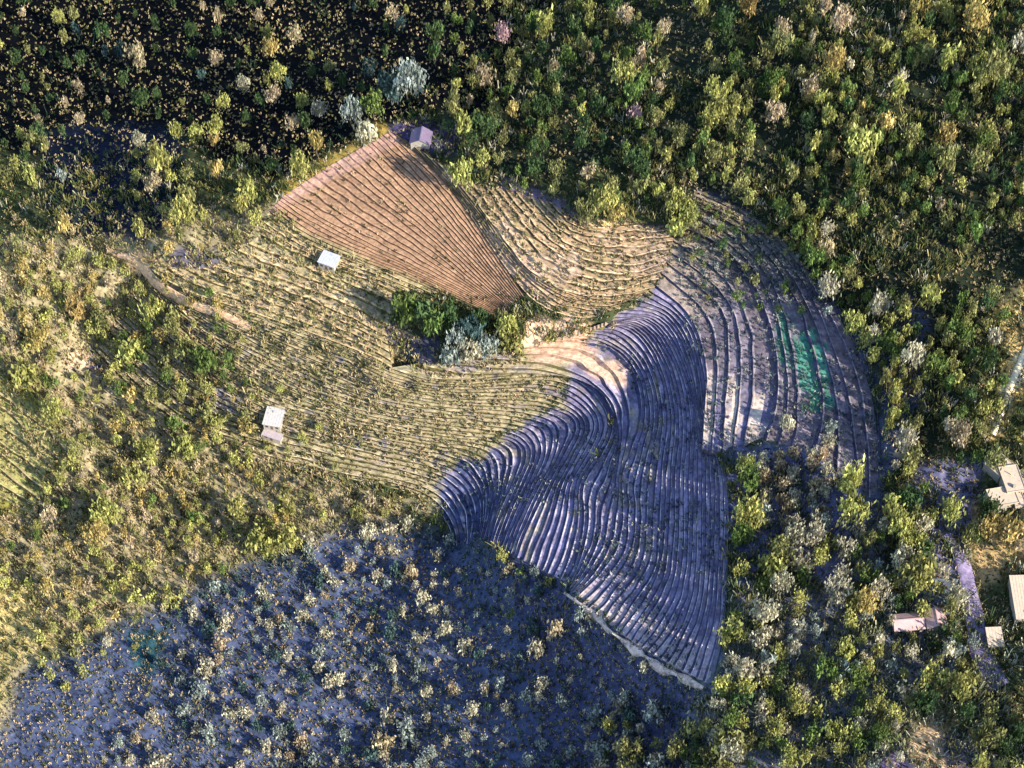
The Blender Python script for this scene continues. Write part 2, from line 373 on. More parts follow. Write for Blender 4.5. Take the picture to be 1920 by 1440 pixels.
def col_Y(k, typ, u, v):
    n = vnoise(u, v, 50, k)
    if typ == 'tread': c = mixc((.36,.275,.175), (.29,.26,.14), n)
    elif typ == 'bund': c = mixc((.52,.37,.22), (.40,.32,.15), n)
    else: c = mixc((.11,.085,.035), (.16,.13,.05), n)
    return c * jit(u, v, .35, k)
def col_O(k, typ, u, v):
    low = np.clip((v - (405 + (u-505)*.46) - 20*(vnoise(u, v, 30)-.5))/-14 + .4, 0, 1)   # the lowest rows have greened over
    n = vnoise(u, v, 60, 3)
    if typ == 'tread': c = mixc((.31,.26,.13), (.29,.175,.105), low) * (.9+.25*n)[..., None]
    elif typ == 'bund': c = mixc((.38,.30,.17), (.37,.23,.14), low)
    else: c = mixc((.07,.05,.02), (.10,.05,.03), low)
    edge = np.clip(1 - (u*.55 + v - 668)/18, 0, 1)[..., None]                             # pinkish headland on the upper end
    c = c*(1-.7*edge) + C((.42,.26,.22))*.7*edge
    return c * jit(u, v, .22, k)
def col_U(k, typ, u, v):
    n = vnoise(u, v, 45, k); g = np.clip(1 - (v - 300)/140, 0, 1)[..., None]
    if typ == 'tread': c = mixc((.37,.25,.155), (.30,.215,.115), n)
    elif typ == 'bund': c = mixc((.55,.38,.24), (.50,.40,.22), n)
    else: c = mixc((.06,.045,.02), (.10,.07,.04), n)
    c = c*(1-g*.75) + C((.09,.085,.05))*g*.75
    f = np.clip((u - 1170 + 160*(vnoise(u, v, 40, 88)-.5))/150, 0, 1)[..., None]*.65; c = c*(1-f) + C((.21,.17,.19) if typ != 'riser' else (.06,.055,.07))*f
    bs = np.clip((fbm(u, v, 60, 91) - .52)*6, 0, 1)[..., None]; c = c*(1-.6*bs) + C((.50,.36,.27))*.6*bs
    return c * jit(u, v, .3, k)
GREEN1 = mask([(1452,585),(1478,590),(1494,640),(1490,690),(1464,690)], 1)
GREEN2 = mask([(1497,615),(1524,615),(1542,700),(1547,768),(1500,772)], 1)
TAN3 = mask([(1327,700),(1336,700),(1328,835),(1316,835)], 1, False) + mask([(1366,705),(1382,720),(1388,780),(1372,838),(1356,838)], 1, False) + mask([(1412,735),(1425,760),(1418,838),(1396,838)], 1, False)
def col_R(k, typ, u, v):
    n = vnoise(u, v, 60, k); up = np.clip((560 - v)/80, 0, 1)[..., None]
    if typ == 'tread': c = mixc((.12,.105,.135), (.155,.125,.145), n) * (.75 + .5*strip_rand(k, 5))
    elif typ == 'bund': c = mixc((.27,.24,.26), (.17,.15,.18), n)
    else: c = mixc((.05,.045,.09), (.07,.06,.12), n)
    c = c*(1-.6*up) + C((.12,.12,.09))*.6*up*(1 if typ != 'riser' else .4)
    lo = np.clip((v-700)/100, 0, 1)[..., None]*(u < 1440)[..., None]
    if typ == 'tread': c = c*(1-.6*lo) + C((.11,.11,.23))*.6*lo
    g = np.clip(bil(GREEN1, MU0, MV0, MS, u, v) + bil(GREEN2, MU0, MV0, MS, u, v), 0, 1)[..., None]
    if typ == 'tread': c = c*(1-g) + C((.05,.17,.125))*g*(.7+.6*n[..., None])
    ta = np.clip(bil(TAN3, MU0, MV0, MS, u, v), 0, 1)[..., None]
    if typ != 'riser': c = c*(1-ta) + C((.50,.40,.33))*ta
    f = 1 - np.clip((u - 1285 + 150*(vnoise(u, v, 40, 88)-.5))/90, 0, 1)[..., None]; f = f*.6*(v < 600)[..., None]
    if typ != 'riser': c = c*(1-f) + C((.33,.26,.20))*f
    return c * jit(u, v, .35, k)
terraces('terraced_slope', 'dry yellow terraced slope below the orange field', G['Y'], [4, 4, 4], col_Y, bund=.2)
terraces('orange_field', 'bare orange field of fine terraced rows running down to the right', G['O'], [6, 6, 6, 6], col_O, bund=.14, bundh=.2, riser=.26, wob=.16)
terraces('tan_terraces', 'tan terraces sweeping down beside the orange field', G['U'], [6, 3, 3, 3], col_U, bund=.16, riser=.25, wob=.22)
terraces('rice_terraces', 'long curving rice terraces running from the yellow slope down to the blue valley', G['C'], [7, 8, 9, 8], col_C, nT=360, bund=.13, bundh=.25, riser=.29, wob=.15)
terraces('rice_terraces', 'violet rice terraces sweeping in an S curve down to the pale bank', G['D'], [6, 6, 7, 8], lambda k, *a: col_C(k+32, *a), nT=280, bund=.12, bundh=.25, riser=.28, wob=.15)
def col_L(k, typ, u, v):
    c = {'tread': mixc((.27,.27,.07), (.34,.30,.12), vnoise(u, v, 30, 5)), 'bund': mixc((.40,.32,.18), (.33,.30,.12), vnoise(u, v, 30, 6)), 'riser': mixc((.12,.10,.05), (.16,.14,.06), vnoise(u, v, 30, 7))}[typ]
    return c * jit(u, v, .35, k)
terraces('meadow_terraces', 'yellow green meadow terraces at the far left edge', G['L'], [4, 4], col_L, nT=60, bund=.14, wob=.2)
terraces('strip_fields', 'mauve strip fields with two green plots above the violet terraces', G['R'], [2, 2, 1, 2, 1, 2, 2], col_R, bund=.06, bundh=.2, riser=.15, wob=.07)

# paths and banks: sheets laid on the slope
def ribbon(name, label, pts, widths, color, mat_, lift=.25, crown=.3, n=60, amp=.12):
    c = resample(pts, n); wd = np.interp(np.linspace(0, 1, n), np.linspace(0, 1, len(widths)), widths)
    d = np.gradient(c, axis=0); d /= np.linalg.norm(d, axis=1)[:, None]; nn = np.stack([-d[:, 1], d[:, 0]], -1)
    rows = []
    for f, up in ((-1, -.8), (-.9, 0), (-.3, 1), (.3, 1), (.9, 0), (1, -.8)):
        ed = 1 + amp*(vnoise(np.arange(n)*5., np.zeros(n)+f*40, 20, 3)-.5)*2 * (abs(f) > .5)
        q = c + nn * (wd*f*ed)[:, None]; h = H(q[:, 0], q[:, 1]) + fixlow(q)
        rows.append(P(q[:, 0], q[:, 1], h + lift + crown*up))
    V = np.array(rows); k = len(V); idx = np.arange(k*n).reshape(k, n)
    F = np.stack([idx[:-1, :-1], idx[1:, :-1], idx[1:, 1:], idx[:-1, 1:]], -1).reshape(-1, 4)
    qm = np.repeat(c[None, 1:], k-1, 0).reshape(-1, 2) + np.repeat(np.arange(k-1), n-1)[:, None]*6
    cols = C(color) * (.75 + .5*fbm(qm[:, 0], qm[:, 1], 12, 9))[:, None]
    o = mesh_obj(name, V.reshape(-1, 3), F[:, ::-1], mat_, cols, smooth=True)
    return tag(o, label, kind='structure')
def fixlow(q): return 5.0*bil(LOWER, MU0, MV0, MS, q[:, 0], q[:, 1])
ribbon('earth_bank', 'pale bare earth bank closing the foot of the violet terraces', [(1058,1110),(1100,1140),(1150,1190),(1210,1232),(1262,1262),(1318,1290)], [3, 7, 5, 9, 8, 3], (.50,.40,.355), M_SOIL, lift=.35, crown=.4, amp=.9)
ribbon('dirt_road', 'purple grey dirt road running down beside the pink roofed house', [(1775,1000),(1805,1050),(1820,1120),(1832,1190),(1850,1250),(1872,1290)], [7, 13, 16, 18, 22, 22], (.20,.165,.27), M_SOIL, lift=.5)
ribbon('pale_track', 'pale sandy track dropping along the tan bank by the cream farmhouse', [(1935,630),(1915,680),(1890,730),(1880,770),(1862,815)], [8, 8, 7, 6, 5], (.80,.66,.42), M_SOIL, lift=.5)
ribbon('footpath', 'pinkish dirt footpath curling down the yellow slope', [(200,470),(262,490),(280,520),(330,560),(420,590),(470,615)], [5, 8, 10, 9, 8, 5], (.55,.36,.22), M_SOIL, lift=.4)

# ------------------------------------------------------------------ leaf geometry
def leaves(n_clump, per, rad, lean, seed, wq=.07, hq=.19, shape='broad', spread=.17):
    """crown of upright leaf sprays around unit-height trunk: returns quads (n,4,3) and random tint (n)"""
    r = np.random.default_rng(seed); cs = []
    while len(cs) < n_clump:
        p = r.uniform(-1, 1, 3)
        if np.linalg.norm(p) > 1 or np.linalg.norm(p) < .35: continue
        z = .62 + .34*p[2]
        k = {'broad': 1.0, 'tall': .62, 'cone': max(.12, 1.25*(1.02 - z)), 'shrub': 1.15}[shape]
        if shape == 'cone': z = .55 + .42*p[2]; k = max(.1, 1.1*(1.0 - z))
        if shape == 'shrub': z = .5 + .4*p[2]
        cs.append((p[0]*rad*k, p[1]*rad*k, z, r.uniform(.7, 1.3)))
    Q, T = [], []
    for cx, cy, cz, tint in cs:
        m = int(per * r.uniform(.6, 1.4))
        sp_ = spread * r.uniform(.7, 1.25)
        o = r.normal(0, .5, (m, 3)) * sp_ * (.7 if shape in ('tall', 'cone') else 1); o[:, 2] *= 1.15
        c = o + (cx, cy, cz)
        a = r.uniform(0, 2*np.pi, m); W = wq * r.uniform(.5, 1.4, m); Hh = hq * r.uniform(.5, 1.4, m)
        ux = np.stack([np.cos(a), np.sin(a), r.normal(0, .25, m)], -1)
        up = np.stack([r.normal(0, .33, m), r.normal(0, .33, m), np.ones(m)], -1); up /= np.linalg.norm(up, axis=1)[:, None]
        x = ux*W[:, None]*.5; y = up*Hh[:, None]*.5
        q = np.stack([c - y - x*.35, c + x - y*.2, c + y + x*.2, c - x + y*.15], 1)
        Q.append(q); T.append(tint * r.uniform(.5, 1.6, m))
    return np.concatenate(Q), np.concatenate(T)
SPEC = {'broad': dict(n_clump=16, per=36, rad=.36, wq=.065, hq=.16, spread=.19), 'tall': dict(n_clump=15, per=28, rad=.34, wq=.06, hq=.16), 'cone': dict(n_clump=20, per=16, rad=.33), 'shrub': dict(n_clump=9, per=30, rad=.33, wq=.12, hq=.22, spread=.26)}
CROWNS, TRUNKS = {}, {}
def trunk_mesh(kind, seed):
    r = np.random.default_rng(seed); V = []; F = []
    def tube(p0, p1, r0, r1, seg=6):
        p0 = C(p0, ); p1 = C(p1); d = (p1-p0)/np.linalg.norm(p1-p0); a = np.cross(d, [.3, .9, .1]); a /= np.linalg.norm(a); b = np.cross(d, a); s = len(V)
        for p, rr in ((p0, r0), (.5*(p0+p1) + r.normal(0, .01, 3), .5*(r0+r1)), (p1, r1)):
            for k in range(seg): t = 2*np.pi*k/seg; V.append(p + rr*(a*np.cos(t) + b*np.sin(t)))
        for j in range(2):
            for k in range(seg): F.append((s+j*seg+k, s+j*seg+(k+1) % seg, s+(j+1)*seg+(k+1) % seg, s+(j+1)*seg+k))
    top = .7 if kind != 'cone' else .92
    if kind != 'shrub':
        tube((0, 0, -.06), (r.normal(0, .02), r.normal(0, .02), top), .030, .010)
        for k in range(6):
            t = k*1.05 + r.uniform(0, .5); z = r.uniform(.3, .6)
            tube((0, 0, z), (.24*np.cos(t), .24*np.sin(t), z + .2), .012, .004, 5)
    else:
        for k in range(5):
            t = k*1.26; tube((0, 0, -.06), (.28*np.cos(t), .28*np.sin(t), .6), .02, .006, 5)
    return np.array(V), np.array(F)
for kind in SPEC:
    CROWNS[kind] = []
    for s in range(4):
        Q, T = leaves(shape=kind, seed=hash((len(kind), s)) % 1000 + s*17, lean=0, **SPEC[kind])
        n = len(Q); o = mesh_obj('crown', Q.reshape(-1, 3), np.arange(4*n).reshape(n, 4), M_LEAF, np.repeat(T[:, None], 3, 1), link=False)
        CROWNS[kind].append(o.data)
    V, F = trunk_mesh(kind, 3); TRUNKS[kind] = mesh_obj('trunk', V, F, M_BARK, smooth=True, link=False).data
LEAFC = {'dark green': (.055,.095,.036), 'green': (.115,.165,.045), 'olive': (.215,.215,.082), 'yellow green': (.32,.32,.10), 'golden yellow': (.38,.30,.11),
         'tan': (.38,.31,.20), 'cream': (.43,.40,.29), 'pale grey': (.26,.30,.27), 'pinkish': (.42,.28,.30), 'blue green': (.07,.12,.11)}
LEAFM = {k: mat('foliage_' + k.replace(' ', '_'), c, attr=True, rough=.65, transl=.28, objrand=.5) for k, c in LEAFC.items()}

# ------------------------------------------------------------------ trees: where they stand
SHAPE_WORD = {'broad': 'rounded', 'tall': 'slender', 'cone': 'pointed', 'shrub': 'bushy'}
spots = []   # u, v (middle of crown), height in m, shape, colour, kind
def put(u, v, h, shape, colour, kind='tree'): spots.append((u, v, h, shape, colour, kind))
HAND = [(1550,540,11,'broad','cream'),(1702,672,11,'broad','cream'),(1590,905,17,'tall','yellow green'),(1597,960,12,'broad','yellow green'),(1660,950,12,'tall','yellow green'),(1680,975,11,'broad','yellow green'),
 (265,430,11,'tall','yellow green'),(312,312,15,'tall','yellow green'),(345,405,13,'broad','yellow green'),(290,345,9,'broad','tan'),(405,265,9,'tall','golden yellow'),(410,320,13,'tall','golden yellow'),(335,250,8,'broad','yellow green'),(372,252,8,'broad','yellow green'),
 (258,108,11,'broad','tan'),(510,90,9,'broad','golden yellow'),(556,70,8,'broad','tan'),(525,140,8,'broad','yellow green'),(408,112,7,'broad','tan'),(405,238,9,'broad','yellow green'),(265,265,7,'broad','cream'),(568,192,7,'broad','yellow green'),(600,205,7,'broad','cream'),(513,180,8,'broad','tan'),(460,160,7,'broad','cream'),(550,235,7,'broad','tan'),
 (595,268,12,'tall','golden yellow'),(565,312,11,'broad','yellow green'),(460,385,14,'tall','yellow green'),(500,60,6,'shrub','yellow green'),(125,420,12,'tall','golden yellow'),(120,330,7,'tall','pale grey'),
 (945,65,9,'broad','pinkish'),(1022,55,15,'tall','yellow green'),(1165,145,12,'broad','yellow green'),(908,145,10,'broad','tan'),(1035,130,7,'broad','tan'),(1170,35,9,'broad','tan'),(1400,18,9,'broad','golden yellow'),(1575,45,11,'broad','tan'),(1720,20,10,'broad','golden yellow'),(1825,42,13,'broad','golden yellow'),(1770,120,14,'tall','yellow green'),(1190,218,7,'broad','pinkish'),
 (1310,12,11,'tall','yellow green'),(1515,165,9,'broad','tan'),(1610,275,14,'broad','yellow green'),(1680,175,12,'tall','yellow green'),(1372,205,11,'tall','yellow green'),(1450,215,9,'broad','tan'),(1560,120,12,'broad','golden yellow'),(1465,60,9,'broad','tan'),(1655,240,12,'tall','golden yellow'),(1860,140,15,'broad','olive'),
 (765,160,15,'broad','pale grey'),(735,175,11,'broad','blue green'),(780,140,12,'tall','pale grey'),(660,215,12,'broad','pale grey'),(700,200,11,'broad','green'),(690,245,9,'shrub','cream'),(720,155,9,'broad','blue green'),
 (850,200,14,'tall','olive'),(870,240,13,'tall','yellow green'),(865,330,12,'broad','yellow green'),(905,300,10,'tall','yellow green'),(960,210,10,'tall','golden yellow'),
 (765,585,14,'broad','green'),(795,595,15,'tall','dark green'),(815,615,14,'tall','green'),(840,600,12,'broad','dark green'),(745,600,8,'broad','dark green'),(855,640,11,'broad','pale grey'),(885,625,12,'broad','blue green'),(880,660,10,'broad','cream'),(915,650,10,'broad','pale grey'),(900,600,9,'broad','dark green'),(950,615,11,'broad','yellow green'),(965,640,9,'shrub','yellow green'),(845,670,9,'shrub','pale grey'),
 (1400,900,14,'tall','green'),(1400,960,13,'broad','yellow green'),(1385,1000,10,'broad','green'),(1395,870,9,'broad','yellow green'),
 (1292,408,10,'broad','yellow green'),(1265,390,11,'broad','yellow green'),(1130,380,13,'broad','yellow green'),(1100,400,11,'broad','olive'),(1150,410,10,'broad','golden yellow'),(1265,430,8,'shrub','yellow green'),
 (250,660,10,'shrub','yellow green'),(290,590,12,'broad','yellow green'),(330,610,9,'broad','olive'),(390,680,13,'broad','green'),(350,660,10,'broad','olive'),(150,580,14,'tall','golden yellow'),(70,640,10,'broad','golden yellow'),(195,600,10,'broad','olive'),(60,700,12,'shrub','yellow green'),(110,770,11,'broad','yellow green'),
 (490,1020,13,'broad','yellow green'),(545,1010,12,'broad','yellow green'),(200,960,14,'broad','yellow green'),(190,1000,12,'broad','golden yellow'),(255,900,12,'broad','yellow green'),(280,850,12,'broad','yellow green'),(350,840,11,'broad','yellow green'),(120,900,9,'tall','yellow green'),(450,955,10,'broad','yellow green'),
 (1715,1080,14,'broad','yellow green'),(1680,1000,12,'broad','yellow green'),(1565,1110,12,'broad','cream'),(1620,1130,11,'broad','golden yellow'),(1850,990,11,'broad','golden yellow'),(1890,1000,12,'broad','golden yellow'),(1900,1010,10,'broad','tan'),(1800,1290,12,'broad','yellow green'),(1580,1220,11,'tall','yellow green'),(1740,1270,10,'broad','yellow green'),(1430,1145,11,'broad','cream'),(1390,1255,13,'tall','cream'),
 (1490,1000,9,'broad','cream'),(1520,1005,9,'broad','cream'),(1780,960,11,'broad','yellow green'),(1860,860,9,'broad','olive'),(1790,820,10,'broad','tan'),(1740,560,10,'broad','yellow green'),(1645,580,11,'broad','cream'),(1545,470,8,'broad','tan')]
for a in HAND: put(*a)
for k in range(9): put(1008 + 17*k + rng.uniform(-4, 4), 640 - 4.6*k + rng.uniform(-4, 4), rng.uniform(2.2, 4.2), 'shrub', ['tan', 'golden yellow', 'olive', 'yellow green'][k % 4], 'tree')
SHR = [(525,1162,6),(498,1112,6),(610,1075,5),(712,1030,5),(772,1068,6),(790,1122,7),(365,1150,5),(735,1245,6),(885,1325,6),(222,1388,5),(582,1430,7),(385,1250,7),(377,1290,7),(285,1335,6),(340,1270,5),(418,1200,7),(342,1225,4),(410,1235,4),(258,1380,5),(300,1425,7),(245,1420,5),(390,1380,7),(500,1400,6),(710,1080,6),(690,1000,7),(655,1060,6),(625,1090,5),(1000,1215,7),(1040,1175,8),(1110,1340,7),(1130,1400,7),(1165,1395,8),(1230,1330,8),(1160,1320,6),(1230,1440,9),(1120,1430,7),(800,1290,5),(850,1290,5),(730,1345,7),(760,1370,8),(720,1390,8),(790,1250,5),(910,1290,5),(560,1380,6),(545,1415,5),(1555,800,5),(1555,828,5),(1475,790,6),(840,1010,5),(760,980,6),(700,985,7),(820,1040,5)]
for k in range(5):
    for j in range(6): SHR.append((1432 + 28*k + 3*j*(k % 2) + rng.uniform(-5, 5), 852 + 25*j + rng.uniform(-6, 6), 5.2))
for u, v, h in SHR: put(u + rng.uniform(-3, 3), v, h*.95, 'shrub', ['cream', 'cream', 'pale grey', 'tan'][rng.integers(4)], 'shrub')
Z_ = lambda *p: list(p)
RND = [  # polygon, spacing, height range, palette (colour, weight), shapes, kind
 (Z_((-40,-40),(900,-40),(900,100),(760,130),(640,200),(520,320),(300,250),(100,250),(-40,480)), 47, (6, 11), [('dark green',6),('blue green',2),('olive',1.5),('tan',1.3),('yellow green',1)], 'btt', 'tree'),
 (Z_((-40,-40),(160,-40),(110,200),(70,470),(-40,480)), 34, (7, 12), [('olive',3),('yellow green',3),('tan',1)], 'btt', 'tree'),
 (Z_((860,-40),(1300,-40),(1300,380),(1060,380),(960,340),(840,240)), 33, (6.5, 11), [('dark green',4),('green',3),('olive',3),('yellow green',1.5),('tan',.7)], 'btt', 'tree'),
 (Z_((1280,-40),(1960,-40),(1960,520),(1880,560),(1700,900),(1560,530),(1420,400),(1280,350)), 31, (6.5, 11.5), [('dark green',2.5),('green',3),('olive',4),('yellow green',3),('golden yellow',.4),('tan',.25),('cream',.4)], 'bttt', 'tree'),
 (Z_((1600,560),(1880,540),(1870,830),(1840,1050),(1780,1000),(1740,1080),(1680,1000),(1660,780)), 35, (7, 12), [('green',3),('olive',3),('yellow green',2),('dark green',2),('cream',.8)], 'bttt', 'tree'),
 (Z_((1380,1060),(1560,1000),(1680,980),(1800,1100),(1840,1290),(1780,1300),(1690,1340),(1690,1460),(1100,1460),(1150,1330),(1330,1300)), 33, (6, 11), [('green',1.6),('olive',3),('yellow green',3.4),('cream',3),('dark green',.8),('pale grey',1.3)], 'bbts', 'tree'),
 (Z_((1790,1330),(1960,1280),(1960,1460),(1790,1460)), 40, (7, 12), [('olive',3),('yellow green',3),('dark green',1)], 'bb', 'tree'),
 (Z_((250,270),(520,340),(500,440),(470,500),(260,470)), 44, (6, 11), [('yellow green',4),('olive',3),('tan',1),('golden yellow',1)], 'btt', 'tree'),
 (Z_((-40,440),(250,490),(290,600),(240,700),(330,760),(470,780),(470,880),(620,910),(780,960),(560,1000),(400,1080),(330,1130),(100,1200),(-40,1240)), 30, (3.5, 8.5), [('yellow green',5),('olive',2),('golden yellow',2.5),('tan',1.8),('green',.5)], 'btts', 'tree'),
 (Z_((270,1150),(600,1010),(800,980),(1050,1100),(1260,1290),(1120,1460),(150,1460),(250,1380),(330,1330)), 34, (2.2, 6.2), [('cream',4.5),('pale grey',3),('blue green',2.5),('tan',.4)], 's', 'shrub'),
 (Z_((60,1230),(330,1090),(560,990),(760,980),(800,1020),(600,1050),(400,1150),(120,1290)), 40, (3.5, 8), [('yellow green',4),('cream',2.5),('olive',2)], 'bs', 'tree'),
 (Z_((860,1010),(1050,1030),(1100,1140),(1040,1200),(900,1120)), 32, (4, 8), [('cream',2),('yellow green',2),('pale grey',2),('green',1)], 'sb', 'tree'),
 (Z_((1300,370),(1420,390),(1560,540),(1560,590),(1330,570),(1280,480)), 30, (2.5, 6), [('dark green',3),('olive',2),('green',3),('pale grey',1)], 'sb', 'strip'),
 (Z_((160,470),(260,480),(420,560),(470,640),(480,780),(440,850),(300,790),(160,670)), 27, (4, 9), [('yellow green',4),('olive',3),('golden yellow',1.5),('green',1.5)], 'bts', 'strip'),
 (Z_((470,640),(560,700),(640,880),(480,850),(470,760)), 60, (3, 6), [('yellow green',3),('olive',3)], 'bs', 'strip'),
 (Z_((470,500),(600,520),(720,610),(560,600),(420,560)), 50, (3, 7), [('golden yellow',3),('tan',2),('olive',2)], 'sb', 'tree'),
]
SH = {'b': 'broad', 't': 'tall', 's': 'shrub', 'c': 'cone'}
KEEPOUT = [(617,488,34),(515,783,34),(510,815,22),(1885,895,66),(1925,1120,60),(1700,1165,30),(1750,1160,24),(792,260,42),(1860,1195,24),(1825,1130,28),(1900,720,24),(800,668,44),(1838,1225,26),(1745,440,34),(1518,540,26),(1400,410,22),(1435,455,24),(1475,500,24),(262,490,22),(285,525,22),(330,560,20),(380,580,18),(150,680,26),(195,672,24),(285,700,28),(345,510,34),(40,760,56),(95,815,40),(20,915,50),(100,310,36),(120,350,30),(1740,1375,40),(1870,1050,26),(30,1170,50),(790,1020,40),(620,1020,34),(1490,915,74)]
def ok(u, v, d, infield=False):
    for a, b, r in KEEPOUT:
        if (u-a)**2 + ((v-b)*1.0)**2 < r*r: return False
    if not infield and 0 <= u <= 1920 and 0 <= v <= 1440 and fieldmask(np.array([u]), np.array([v+12]))[0] > .25: return False
    for s in spots:
        if abs(s[0]-u) < d and abs(s[1]-v) < d and (s[0]-u)**2 + (s[1]-v)**2 < d*d: return False
    return True
hand_n = len(spots)
for poly, d, hr, pal, shp, kind in RND:
    p = np.array(poly); lo, hi = p.min(0), p.max(0); tries = int((hi-lo).prod() / d**2 * 5)
    cand = rng.uniform(lo, hi, (tries, 2)); good = inside(poly, cand[:, 0], cand[:, 1])
    ws = np.array([x[1] for x in pal]); ws = ws/ws.sum()
    for (u, v), g in zip(cand, good):
        clear = vnoise(u, v, 75, 33) > .74
        if not g or (clear and kind != 'strip' and not (u < 300 and v > 450)) or not ok(u, v, d * rng.choice([.5, .75, .95, 1.2]), kind == 'strip'): continue
        put(u, v, hr[0]*.8 + (hr[1]*1.05-hr[0]*.8) * rng.beta(1.3, 2.2), SH[shp[rng.integers(len(shp))]], pal[rng.choice(len(pal), p=ws)][0], 'tree' if kind == 'strip' else kind)

ANCH = [(90,50,'dark forest of the top left corner'),(330,60,'dark forest above the left clearing'),(520,90,'dark forest with scattered lit crowns'),(730,50,'darkest wood along the top edge'),
 (960,50,'wood around the pinkish tree at the top'),(1130,90,'wood along the top middle'),(1330,60,'forest right of the top middle'),(1540,70,'forest near the top right'),(1740,60,'golden forest by the top right corner'),(1880,110,'top right corner'),
 (60,230,'forest edge at the upper left'),(200,290,'blue clearing at the upper left'),(360,300,'lit grove left of the orange field'),(560,270,'hedge above the orange field'),(730,190,'pale grove above the orange field'),
 (870,260,'wood beside the purple roofed hut'),(1000,250,'wood above the tan terraces'),(1150,290,'wood above the tan bank'),(1350,230,'forest above the dark gully'),(1550,250,'middle of the right forest'),(1720,280,'right forest below the golden trees'),(1880,330,'right edge forest above the tan bank'),
 (60,400,'left edge above the yellow slope'),(270,430,'trees at the head of the footpath'),(440,420,'grove beside the orange field corner'),(1180,400,'thicket on top of the tan bank'),(1480,400,'forest edge along the dark gully'),(1680,470,'forest below the dark painted tree shadow'),(1840,520,'wood left of the tan bank'),
 (60,590,'left edge of the yellow slope'),(180,620,'trees by the small pink clearing'),(330,620,'trees below the footpath'),(560,560,'dry scrub below the white shed'),(850,620,'grove on the middle terraces'),(1600,560,'forest edge above the strip fields'),(1700,650,'wood right of the strip fields'),(1820,680,'wood beside the pale track'),
 (60,780,'yellow meadow at the left edge'),(230,800,'scrubby wood left of the white house'),(400,810,'trees just left of the white house'),(1460,890,'orchard below the strip fields'),(1600,900,'tall trees beside the orchard'),(1720,850,'wood below the lone cream tree'),(1820,870,'wood left of the cream farmhouse'),
 (60,960,'lower left yellow wood'),(220,960,'wood below the white house'),(400,980,'wood bordering the blue valley'),(600,970,'last trees before the blue valley'),(780,1000,'shrubs at the foot of the lowest terraces'),(960,1080,'scrub under the violet terraces'),(1480,1070,'wood right of the violet terraces'),(1650,1040,'wood above the pink house'),(1800,1020,'wood at the top of the dirt road'),(1890,1030,'trees below the cream farmhouse'),
 (80,1130,'lower left edge above the tan meadow'),(260,1130,'rim of the blue valley'),(420,1190,'upper blue valley'),(600,1150,'middle of the blue valley'),(790,1180,'right part of the blue valley'),(1000,1260,'valley side below the pale bank'),(1430,1200,'wood right of the pale bank'),(1600,1190,'wood left of the pink house'),(1740,1240,'trees below the pink house'),(1900,1240,'trees right of the dirt road'),
 (120,1370,'bottom left corner'),(300,1370,'lower left of the blue valley'),(500,1360,'bottom of the blue valley'),(720,1360,'bottom edge of the valley'),(920,1380,'bottom edge middle'),(1140,1390,'pale scrub along the bottom edge'),(1350,1380,'bottom wood right of middle'),(1560,1370,'bottom wood left of the bare tan plot'),(1850,1390,'bottom right corner')]
AX = np.array([(a, b) for a, b, _ in ANCH], float)
ORD = ['first','second','third','fourth','fifth','sixth','seventh','eighth','ninth','tenth','eleventh','twelfth','thirteenth','fourteenth','fifteenth','sixteenth','seventeenth','eighteenth','nineteenth','twentieth']
def ground_at(u, v, h):      # the foot of a tree whose crown's middle shows at u, v
    vb = v + .68*h*cp*PXM
    return u, vb
trees = [s for s in spots if s[5] == 'tree']; shrubs = [s for s in spots if s[5] == 'shrub']
hand_set = set(id(s) for s in spots[:hand_n])
inview = lambda s: 8 < s[0] < 1912 and 8 < s[1] < 1432
def split(lst, n):
    a = sorted(lst, key=lambda s: (not inview(s), -s[2] - (6 if id(s) in hand_set else 0)))
    return a[:n], a[n:]
solo_t, rest_t = split(trees, 296); solo_s, rest_s = split(shrubs, 150)
def place_all(lst, name, word, cat, group):
    by = {}
    for s in lst:
        a = int(np.argmin(((AX - (s[0], s[1]))**2).sum(1))); by.setdefault((s[4], s[3], a), []).append(s)
    for (colour, shape, a), L_ in by.items():
        L_.sort(key=lambda s: s[0]); same_tall = None
        for i, s in enumerate(L_):
            u, v, h = s[:3]; bu, bv = ground_at(u, v, h)
            zz = H(np.array([bu]), np.array([bv]))[0]; f = fieldmask(np.array([bu]), np.array([bv]))[0]
            if f > .5: zz += 5*bil(LOWER, MU0, MV0, MS, np.array([bu]), np.array([bv]))[0]
            p = P(bu, bv, zz); r = random.Random(int(u*7+v*13))
            o = empty(name, p, r.uniform(0, 6.28)); wv = r.uniform(.9, 1.2); o.scale = (h*wv*.88, h*wv*.88, h*1.3)
            sw = SHAPE_WORD[shape] if not (word == 'shrub' and shape == 'shrub') else 'low'
            head = f"{colour} {sw} {word}"
            if len(L_) == 1: lab = f"only {head} in the {ANCH[a][2]}"
            else: lab = f"{head}, {ORD[min(i, 19)]} from left, {ANCH[a][2]}"
            tag(o, lab, cat, group)
            cr = bpy.data.objects.new('crown', CROWNS[shape][r.randrange(4)]); COL.objects.link(cr); cr.parent = o
            cr.material_slots[0].link = 'OBJECT'; cr.material_slots[0].material = LEAFM[colour]
            tr = bpy.data.objects.new('stem' if shape == 'shrub' else 'trunk', TRUNKS[shape]); COL.objects.link(tr); tr.parent = o
place_all(solo_t, 'tree', 'tree', 'tree', 'trees of the hillside woods')
place_all(solo_s, 'shrub', 'shrub', 'shrub', 'pale shrubs in the blue valley')

